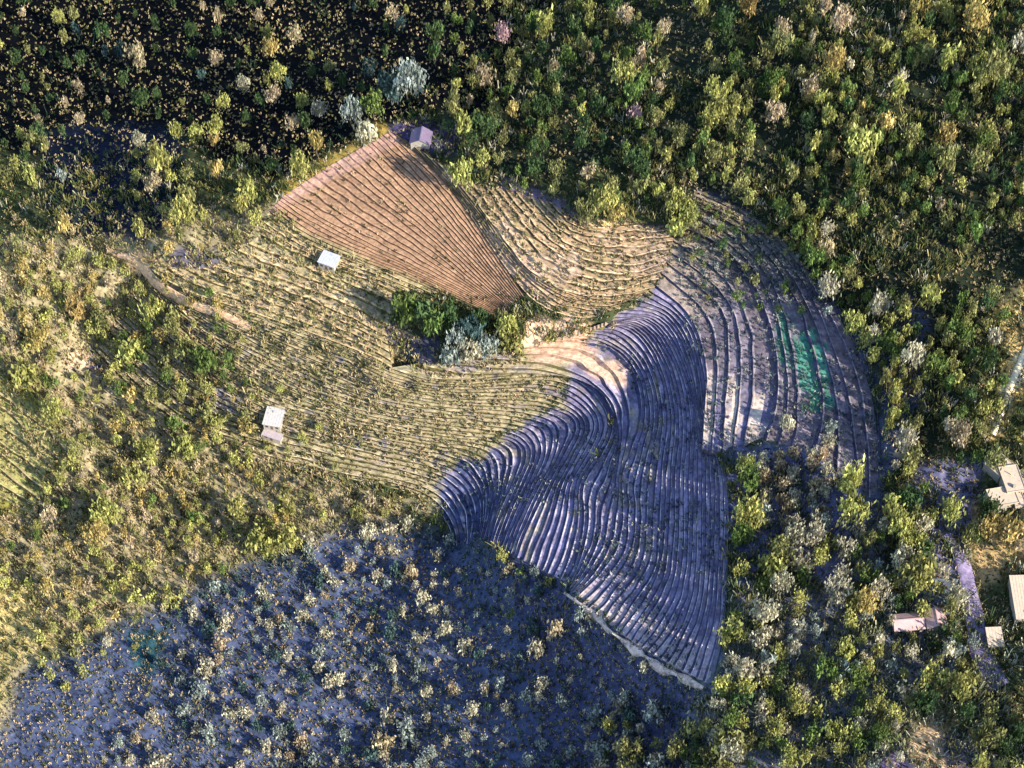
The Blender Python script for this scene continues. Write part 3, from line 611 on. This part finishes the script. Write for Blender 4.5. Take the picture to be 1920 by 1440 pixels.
def mass(name, label, lst, seed, per=.55):
    r = np.random.default_rng(seed); QQ, TT = [], []
    lib = {}
    for k, sp_ in SPEC.items():
        d = dict(sp_); d['per'] = int(d['per']*per); lib[k] = [leaves(shape=k, seed=900+j, lean=0, **d) for j in range(5)]
    for u, v, h, shape, colour, kind in lst:
        bu, bv = ground_at(u, v, h); p = P(bu, bv, H(np.array([bu]), np.array([bv]))[0] + 5*bil(LOWER, MU0, MV0, MS, np.array([bu]), np.array([bv]))[0])
        Q, T = lib[shape][r.integers(5)]; a = r.uniform(0, 6.28); ca, sa = math.cos(a), math.sin(a)
        q = Q * (h*.92, h*.92, h*1.3); q = np.stack([q[..., 0]*ca - q[..., 1]*sa, q[..., 0]*sa + q[..., 1]*ca, q[..., 2]], -1) + p
        QQ.append(q); TT.append(C(LEAFC[colour]) * T[:, None] * r.uniform(.75, 1.25))
    Q = np.concatenate(QQ); n = len(Q)
    return tag(mesh_obj(name, Q.reshape(-1, 3), np.arange(4*n).reshape(n, 4), M_LEAF, np.concatenate(TT)), label, kind='stuff')
# the same wood carried on past the edges of the picture
marg = []
for _ in range(1500):
    u = rng.uniform(-420, 2340); v = rng.uniform(-320, 1760)
    if -30 < u < 1950 and -30 < v < 1470: continue
    marg.append((u, v, rng.uniform(6, 12), 'btb'[rng.integers(3)].replace('b', 'broad').replace('t', 'tall') if True else '', ['olive', 'green', 'dark green', 'yellow green'][rng.integers(4)], 'tree'))
mass('woodland', 'smaller trees and shrubs filling the gaps in the woods', rest_t + rest_s + marg, 4)

# ------------------------------------------------------------------ undergrowth, grass and scrub
def scatter(name, label, n, accept, pal, hr, wr, seed, blades=(5, 9)):
    r = np.random.default_rng(seed)
    u = r.uniform(-60, 1980, n); v = r.uniform(-60, 1500, n); k = accept(u, v) > r.random(n); u, v = u[k], v[k]
    n = len(u); cols = pal(u, v, r); h = r.uniform(*hr, n)
    fm = fieldmask(u, v); z = H(u, v) + 5.0*bil(LOWER, MU0, MV0, MS, u, v)
    p = P(u, v, z); QQ, CC = [], []
    for b in range(blades[1]):
        a = r.uniform(0, 6.28, n); W = r.uniform(*wr, n); c = p + np.stack([r.normal(0, .45, n), r.normal(0, .45, n), np.zeros(n)], -1)*h[:, None]*.5
        x = np.stack([np.cos(a), np.sin(a), 0*a], -1)*W[:, None]*.5; y = np.stack([r.normal(0, .3, n), r.normal(0, .3, n), np.ones(n)], -1)*(h*r.uniform(.6, 1.2, n))[:, None]
        c = c - np.stack([0*a, 0*a, h*.12], -1)
        QQ.append(np.stack([c-x*.6, c+x*.6, c+y+x*.8, c+y-x*.3], 1)); CC.append(cols * r.uniform(.7, 1.3, n)[:, None])
    Q = np.concatenate(QQ); m = len(Q)
    return tag(mesh_obj(name, Q.reshape(-1, 3), np.arange(4*m).reshape(m, 4), M_LEAF, np.concatenate(CC)), label, kind='stuff')
def pick(*cw):
    cs = np.array([c for c, _ in cw]); ws = np.array([x for _, x in cw], float); ws /= ws.sum()
    return lambda u, v, r: cs[r.choice(len(cs), len(u), p=ws)]
m_valley = mask([(30,1260),(330,1120),(560,1020),(640,970),(860,1000),(1060,1090),(1300,1290),(1180,1600),(-200,1600)], 4)
m_left = mask([(-200,430),(520,380),(740,520),(800,700),(600,900),(850,960),(560,1010),(400,1090),(100,1210),(-200,1240)], 4)
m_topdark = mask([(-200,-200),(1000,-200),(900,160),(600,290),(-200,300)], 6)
m_wood = np.clip(1 - FIELD - m_valley - m_left, 0, 1)
S_ = lambda A: (lambda u, v: bil(A, MU0, MV0, MS, u, v))
clump = lambda u, v, s, k, t: np.clip((vnoise(u, v, s, k) - t)*4, 0, 1)
def pal_wood(u, v, r):
    c = pick(((.035,.06,.025), 4), ((.08,.11,.035), 3), ((.17,.16,.05), 2.2), ((.30,.26,.11), 1.6), ((.42,.40,.30), 1.1))(u, v, r)
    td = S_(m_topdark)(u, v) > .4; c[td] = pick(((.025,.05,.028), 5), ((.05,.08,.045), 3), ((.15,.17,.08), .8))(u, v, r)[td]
    pale = (np.clip((v-1000)/300, 0, 1)*np.clip((u-900)/200, 0, 1)) > r.random(len(u))*1.1
    c[pale] = pick(((.42,.42,.32), 2.5), ((.10,.14,.10), 2), ((.28,.29,.15), 2.5))(u, v, r)[pale]
    return c
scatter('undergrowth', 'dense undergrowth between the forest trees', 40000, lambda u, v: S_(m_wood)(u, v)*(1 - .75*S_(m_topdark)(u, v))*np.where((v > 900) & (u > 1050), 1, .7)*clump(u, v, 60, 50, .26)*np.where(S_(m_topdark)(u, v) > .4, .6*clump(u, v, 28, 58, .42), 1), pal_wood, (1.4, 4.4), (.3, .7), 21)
scatter('dry_grass', 'dry yellow grass tufts over the sunlit slope', 42000, lambda u, v: S_(m_left)(u, v)*clump(u, v, 45, 52, .12)*(1-.6*S_(FIELD)(u, v)), pick(((.40,.33,.17), 4), ((.31,.30,.12), 3), ((.12,.12,.035), 2), ((.50,.38,.24), 1.5), ((.06,.065,.03), 2)), (.9, 3.0), (.3, .7), 22)
scatter('valley_scrub', 'low blue green scrub on the valley floor', 26000, lambda u, v: S_(m_valley)(u, v)*clump(u, v, 90, 53, .36)*np.clip((u-180)/200, .1, 1), pick(((.06,.10,.11), 4), ((.17,.22,.20), 2), ((.09,.13,.15), 3), ((.03,.05,.045), 5)), (.8, 2.6), (.3, .6), 23, (4, 6))
scatter('green_crop', 'rows of green crop on two plots of the strip fields', 26000, lambda u, v: np.clip(S_(GREEN1)(u, v) + S_(GREEN2)(u, v), 0, 1)*(np.mod(u, 9) < 5), pick(((.05,.17,.12), 3), ((.07,.20,.10), 2), ((.04,.11,.09), 2)), (.6, 1.2), (.3, .6), 25)
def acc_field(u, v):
    a = S_(FIELD)(u, v); b = S_(SHADE_BLUE)(u, v)
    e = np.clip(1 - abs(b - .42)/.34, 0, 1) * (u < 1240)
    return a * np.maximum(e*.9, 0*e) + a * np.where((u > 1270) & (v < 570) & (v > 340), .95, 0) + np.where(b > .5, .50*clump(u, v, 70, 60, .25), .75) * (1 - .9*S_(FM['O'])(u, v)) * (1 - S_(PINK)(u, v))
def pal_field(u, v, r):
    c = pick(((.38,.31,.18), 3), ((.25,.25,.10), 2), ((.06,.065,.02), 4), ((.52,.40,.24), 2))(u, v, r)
    bb = S_(SHADE_BLUE)(u, v); e = (bb > .12) & (bb < .8) & (u < 1240) & (r.random(len(u)) < .8); b = bb > .5; c[b] = pick(((.09,.13,.12), 2), ((.35,.36,.3), 1), ((.04,.05,.09), 2))(u, v, r)[b]
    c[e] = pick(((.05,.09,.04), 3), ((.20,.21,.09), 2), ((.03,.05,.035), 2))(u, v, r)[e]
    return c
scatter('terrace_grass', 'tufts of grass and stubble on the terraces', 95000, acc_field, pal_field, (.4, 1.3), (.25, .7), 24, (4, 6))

# ------------------------------------------------------------------ buildings
M_WALL = mat('plaster', (.34, .31, .26), noise=(.8, .75, 1.15), rough=.9)
M_DARK = mat('window_glass', (.03, .035, .04), rough=.2, spec=.5)
M_WOOD = mat('door_wood', (.16, .09, .05), noise=(2, .7, 1.2))
def roofmat(n, c): return mat(n, c, rough=.6, noise=(1.2, .82, 1.1), spec=.3)
def boxv(x0, x1, y0, y1, z0, z1):
    V = [(x, y, z) for z in (z0, z1) for y in (y0, y1) for x in (x0, x1)]
    F = [(0,2,3,1),(4,5,7,6),(0,1,5,4),(2,6,7,3),(0,4,6,2),(1,3,7,5)]
    return np.array(V, float), np.array(F)
def join(*vf):
    V, F, n = [], [], 0
    for v, f in vf: V.append(v); F.append(f + n); n += len(v)
    return np.concatenate(V), np.concatenate(F)
def slab(pts, th):          # convex quad roof plane with thickness (4 points)
    p = np.array(pts, float); q = p - (0, 0, th)
    return np.r_[p, q], np.array([(0,1,2,3),(7,6,5,4),(0,4,5,1),(1,5,6,2),(2,6,7,3),(3,7,4,0)])
def openings(root, w_, d_, doorside=-1, n=2, h=3):
    V, F = boxv(-.5, .5, -d_/2 - .06, -d_/2 + .02, 0, 2.05)
    dr = mesh_obj('door', V, F, M_WOOD, parent=root)
    V, F = boxv(.32, .40, -d_/2 - .14, -d_/2 - .06, .95, 1.1); mesh_obj('handle', V, F, M_DARK, parent=dr)
    for k in range(n):
        x = (-1 if k == 0 else 1) * w_*.3
        V, F = join(boxv(x-.6, x+.6, -d_/2-.07, -d_/2+.02, .9, .98), boxv(x-.6, x+.6, -d_/2-.07, -d_/2+.02, 2.02, 2.1), boxv(x-.6, x-.52, -d_/2-.07, -d_/2+.02, .98, 2.02), boxv(x+.52, x+.6, -d_/2-.07, -d_/2+.02, .98, 2.02))
        wd = mesh_obj('window', V, F, M_WOOD, parent=root)
        V, F = boxv(x-.52, x+.52, -d_/2-.03, -d_/2+.02, .98, 2.02); mesh_obj('pane', V, F, M_DARK, parent=wd)
def site(u, v, hroof):
    vb = v + hroof*cp*PXM; z = H(np.array([u]), np.array([vb]))[0] + 5*bil(LOWER, MU0, MV0, MS, np.array([u]), np.array([vb]))[0]
    return P(u, vb, z)
def shed(name, label, cat, u, v, w_, d_, h, rz, roof, tilt=.12, over=.35, wallm=None, group=None, n=2):
    root = empty(name, site(u, v, h), rz); tag(root, label, cat, group)
    V, F = boxv(-w_/2, w_/2, -d_/2, d_/2, -3, h-.1); V[4:, 2] += np.where(V[4:, 1] > 0, d_*tilt, 0)
    mesh_obj('wall', V, F, wallm or M_WALL, parent=root)
    a, b = w_/2 + over, d_/2 + over
    V, F = slab([(-a, -b, h-over*tilt), (a, -b, h-over*tilt), (a, b, h+d_*tilt+over*tilt), (-a, b, h+d_*tilt+over*tilt)], .14)
    V[:, 2] += .12
    rf = mesh_obj('roof', V, F, roof, parent=root)
    n_r = int(w_/.9); parts = []
    for k in range(n_r+1):
        x = -a + .05 + (2*a-.1)*k/n_r; vv, ff = boxv(x-.04, x+.04, -b, b, 0, .05); vv[:, 2] += h + .12 - over*tilt + (vv[:, 1]+b)/(2*b)*(d_*tilt+2*over*tilt); parts.append((vv, ff))
    V, F = join(*parts); mesh_obj('roof_seam', V, F, roof, parent=rf)
    openings(root, w_, d_, n=n)
    return root
def gable(name, label, cat, u, v, w_, d_, h, rise, rz, roof, group=None, wallm=None, over=.5):
    root = empty(name, site(u, v, h), rz); tag(root, label, cat, group)
    V, F = boxv(-w_/2, w_/2, -d_/2, d_/2, -3, h-.05)
    gab = np.array([(-w_/2, -d_/2, h-.05), (-w_/2, d_/2, h-.05), (-w_/2, 0, h+rise-.1), (w_/2, -d_/2, h-.05), (w_/2, d_/2, h-.05), (w_/2, 0, h+rise-.1)])
    Fg = np.array([(0,2,1,1),(3,4,5,5),(0,3,5,2),(1,2,5,4)])
    me = bpy.data.meshes.new('wall'); fs = [tuple(f) for f in F] + [tuple(8+x for x in dict.fromkeys(f)) for f in Fg]
    me.from_pydata([tuple(x) for x in np.r_[V, gab]], [], fs); me.materials.append(wallm or M_WALL); wo = bpy.data.objects.new('wall', me); COL.objects.link(wo); wo.parent = root
    a, b = w_/2 + over, d_/2 + over; e = h - over*rise/(d_/2)
    V, F = join(slab([(-a, -b, e), (a, -b, e), (a, -.0, h+rise), (-a, -.0, h+rise)], .15), slab([(-a, .0, h+rise), (a, .0, h+rise), (a, b, e), (-a, b, e)], .15))
    V[:, 2] += .16; rf = mesh_obj('roof', V, F, roof, parent=root)
    V, F = boxv(-a-.02, a+.02, -.16, .16, h+rise+.1, h+rise+.26); mesh_obj('ridge_cap', V, F, roof, parent=rf)
    openings(root, w_, d_)
    return root
R_WHITE = roofmat('pale_metal_roof', (.40, .41, .48)); R_CREAM = roofmat('cream_roof', (.46, .37, .28)); R_VIOLET = roofmat('violet_slate_roof', (.15, .115, .18)); R_PINK = roofmat('pink_tile_roof', (.40, .27, .27)); R_GREY = roofmat('whitewashed_roof', (.42, .40, .38))
shed('shed', 'small shed with a bluish white roof below the orange field', 'shed', 618, 487, 6.6, 5.2, 3.2, -.42, R_WHITE)
shed('house', 'small square white house with a flat pale roof on the lower terraces', 'house', 515, 782, 6.6, 7.4, 3.0, -.20, R_GREY)
shed('annex', 'low narrow lean-to with a pinkish roof in front of the white house', 'shed', 512, 815, 7.5, 2.4, 2.4, -.38, roofmat('faded_pink_roof', (.36, .30, .31)), n=1)
gable('hut', 'purple roofed hut at the top corner of the orange field', 'house', 790, 258, 6.5, 7.5, 2.8, 2.2, 1.45, R_VIOLET)

# cream farmhouse of several flat roofed wings
fh = empty('farmhouse', site(1885, 900, 5), 0); tag(fh, 'large cream flat roofed farmhouse with stepped wings at the right edge', 'house')
def wing(cx, cy, w_, d_, h, rz):
    e = np.array([[math.cos(rz), -math.sin(rz)], [math.sin(rz), math.cos(rz)]])
    def rot(V): V = V.copy(); V[:, :2] = V[:, :2] @ e.T + (cx, cy); return V
    V, F = boxv(-w_/2, w_/2, -d_/2, d_/2, -4, h); wl = mesh_obj('wall', rot(V), F, M_WALL, parent=fh)
    V, F = boxv(-w_/2-.25, w_/2+.25, -d_/2-.25, d_/2+.25, h, h+.22); rf = mesh_obj('roof', rot(V), F, R_CREAM, parent=fh)
    t = .18; a, b = w_/2+.24, d_/2+.24
    V, F = join(boxv(-a, a, -b, -b+t, h+.22, h+.5), boxv(-a, a, b-t, b, h+.22, h+.5), boxv(-a, -a+t, -b+t, b-t, h+.22, h+.5), boxv(a-t, a, -b+t, b-t, h+.22, h+.5))
    mesh_obj('parapet', rot(V), F, R_CREAM, parent=rf)
    for x in np.arange(-w_/2+1.2, w_/2-.8, 2.4):
        V, F = boxv(x-.5, x+.5, -d_/2-.05, -d_/2+.03, 1.0, 2.2); mesh_obj('window', rot(V), F, M_DARK, parent=fh)
wing(-2.2, 6.6, 7.0, 7.0, 4.6, .72); wing(1.3, .2, 6.2, 10, 5.2, .17); wing(-2.6, -6.3, 9.2, 6.6, 4.4, .20); wing(7.2, 2.0, 7.0, 5.2, 4.0, .17); wing(2.6, -6.6, 3.6, 6.0, 3.9, .20)
V, F = boxv(1.0, 2.0, -3.6, -2.6, 5.4, 6.6); mesh_obj('chimney', V, F, M_WALL, parent=fh)
shed('barn', 'long cream roofed barn cut off by the right edge', 'barn', 1932, 1120, 13, 15, 4.2, .03, R_CREAM, tilt=.08)
shed('hut', 'little cream roofed hut beside the dirt road', 'shed', 1862, 1195, 4.6, 6.2, 2.8, .05, R_CREAM, n=1)
gable('house', 'long pink roofed house half hidden by trees left of the dirt road', 'house', 1700, 1165, 9.5, 5.5, 3.4, 1.6, .10, R_PINK)
gable('house', 'short pink roofed house next to the dirt road', 'house', 1752, 1160, 6.0, 6.0, 3.4, 1.6, 1.62, R_PINK)
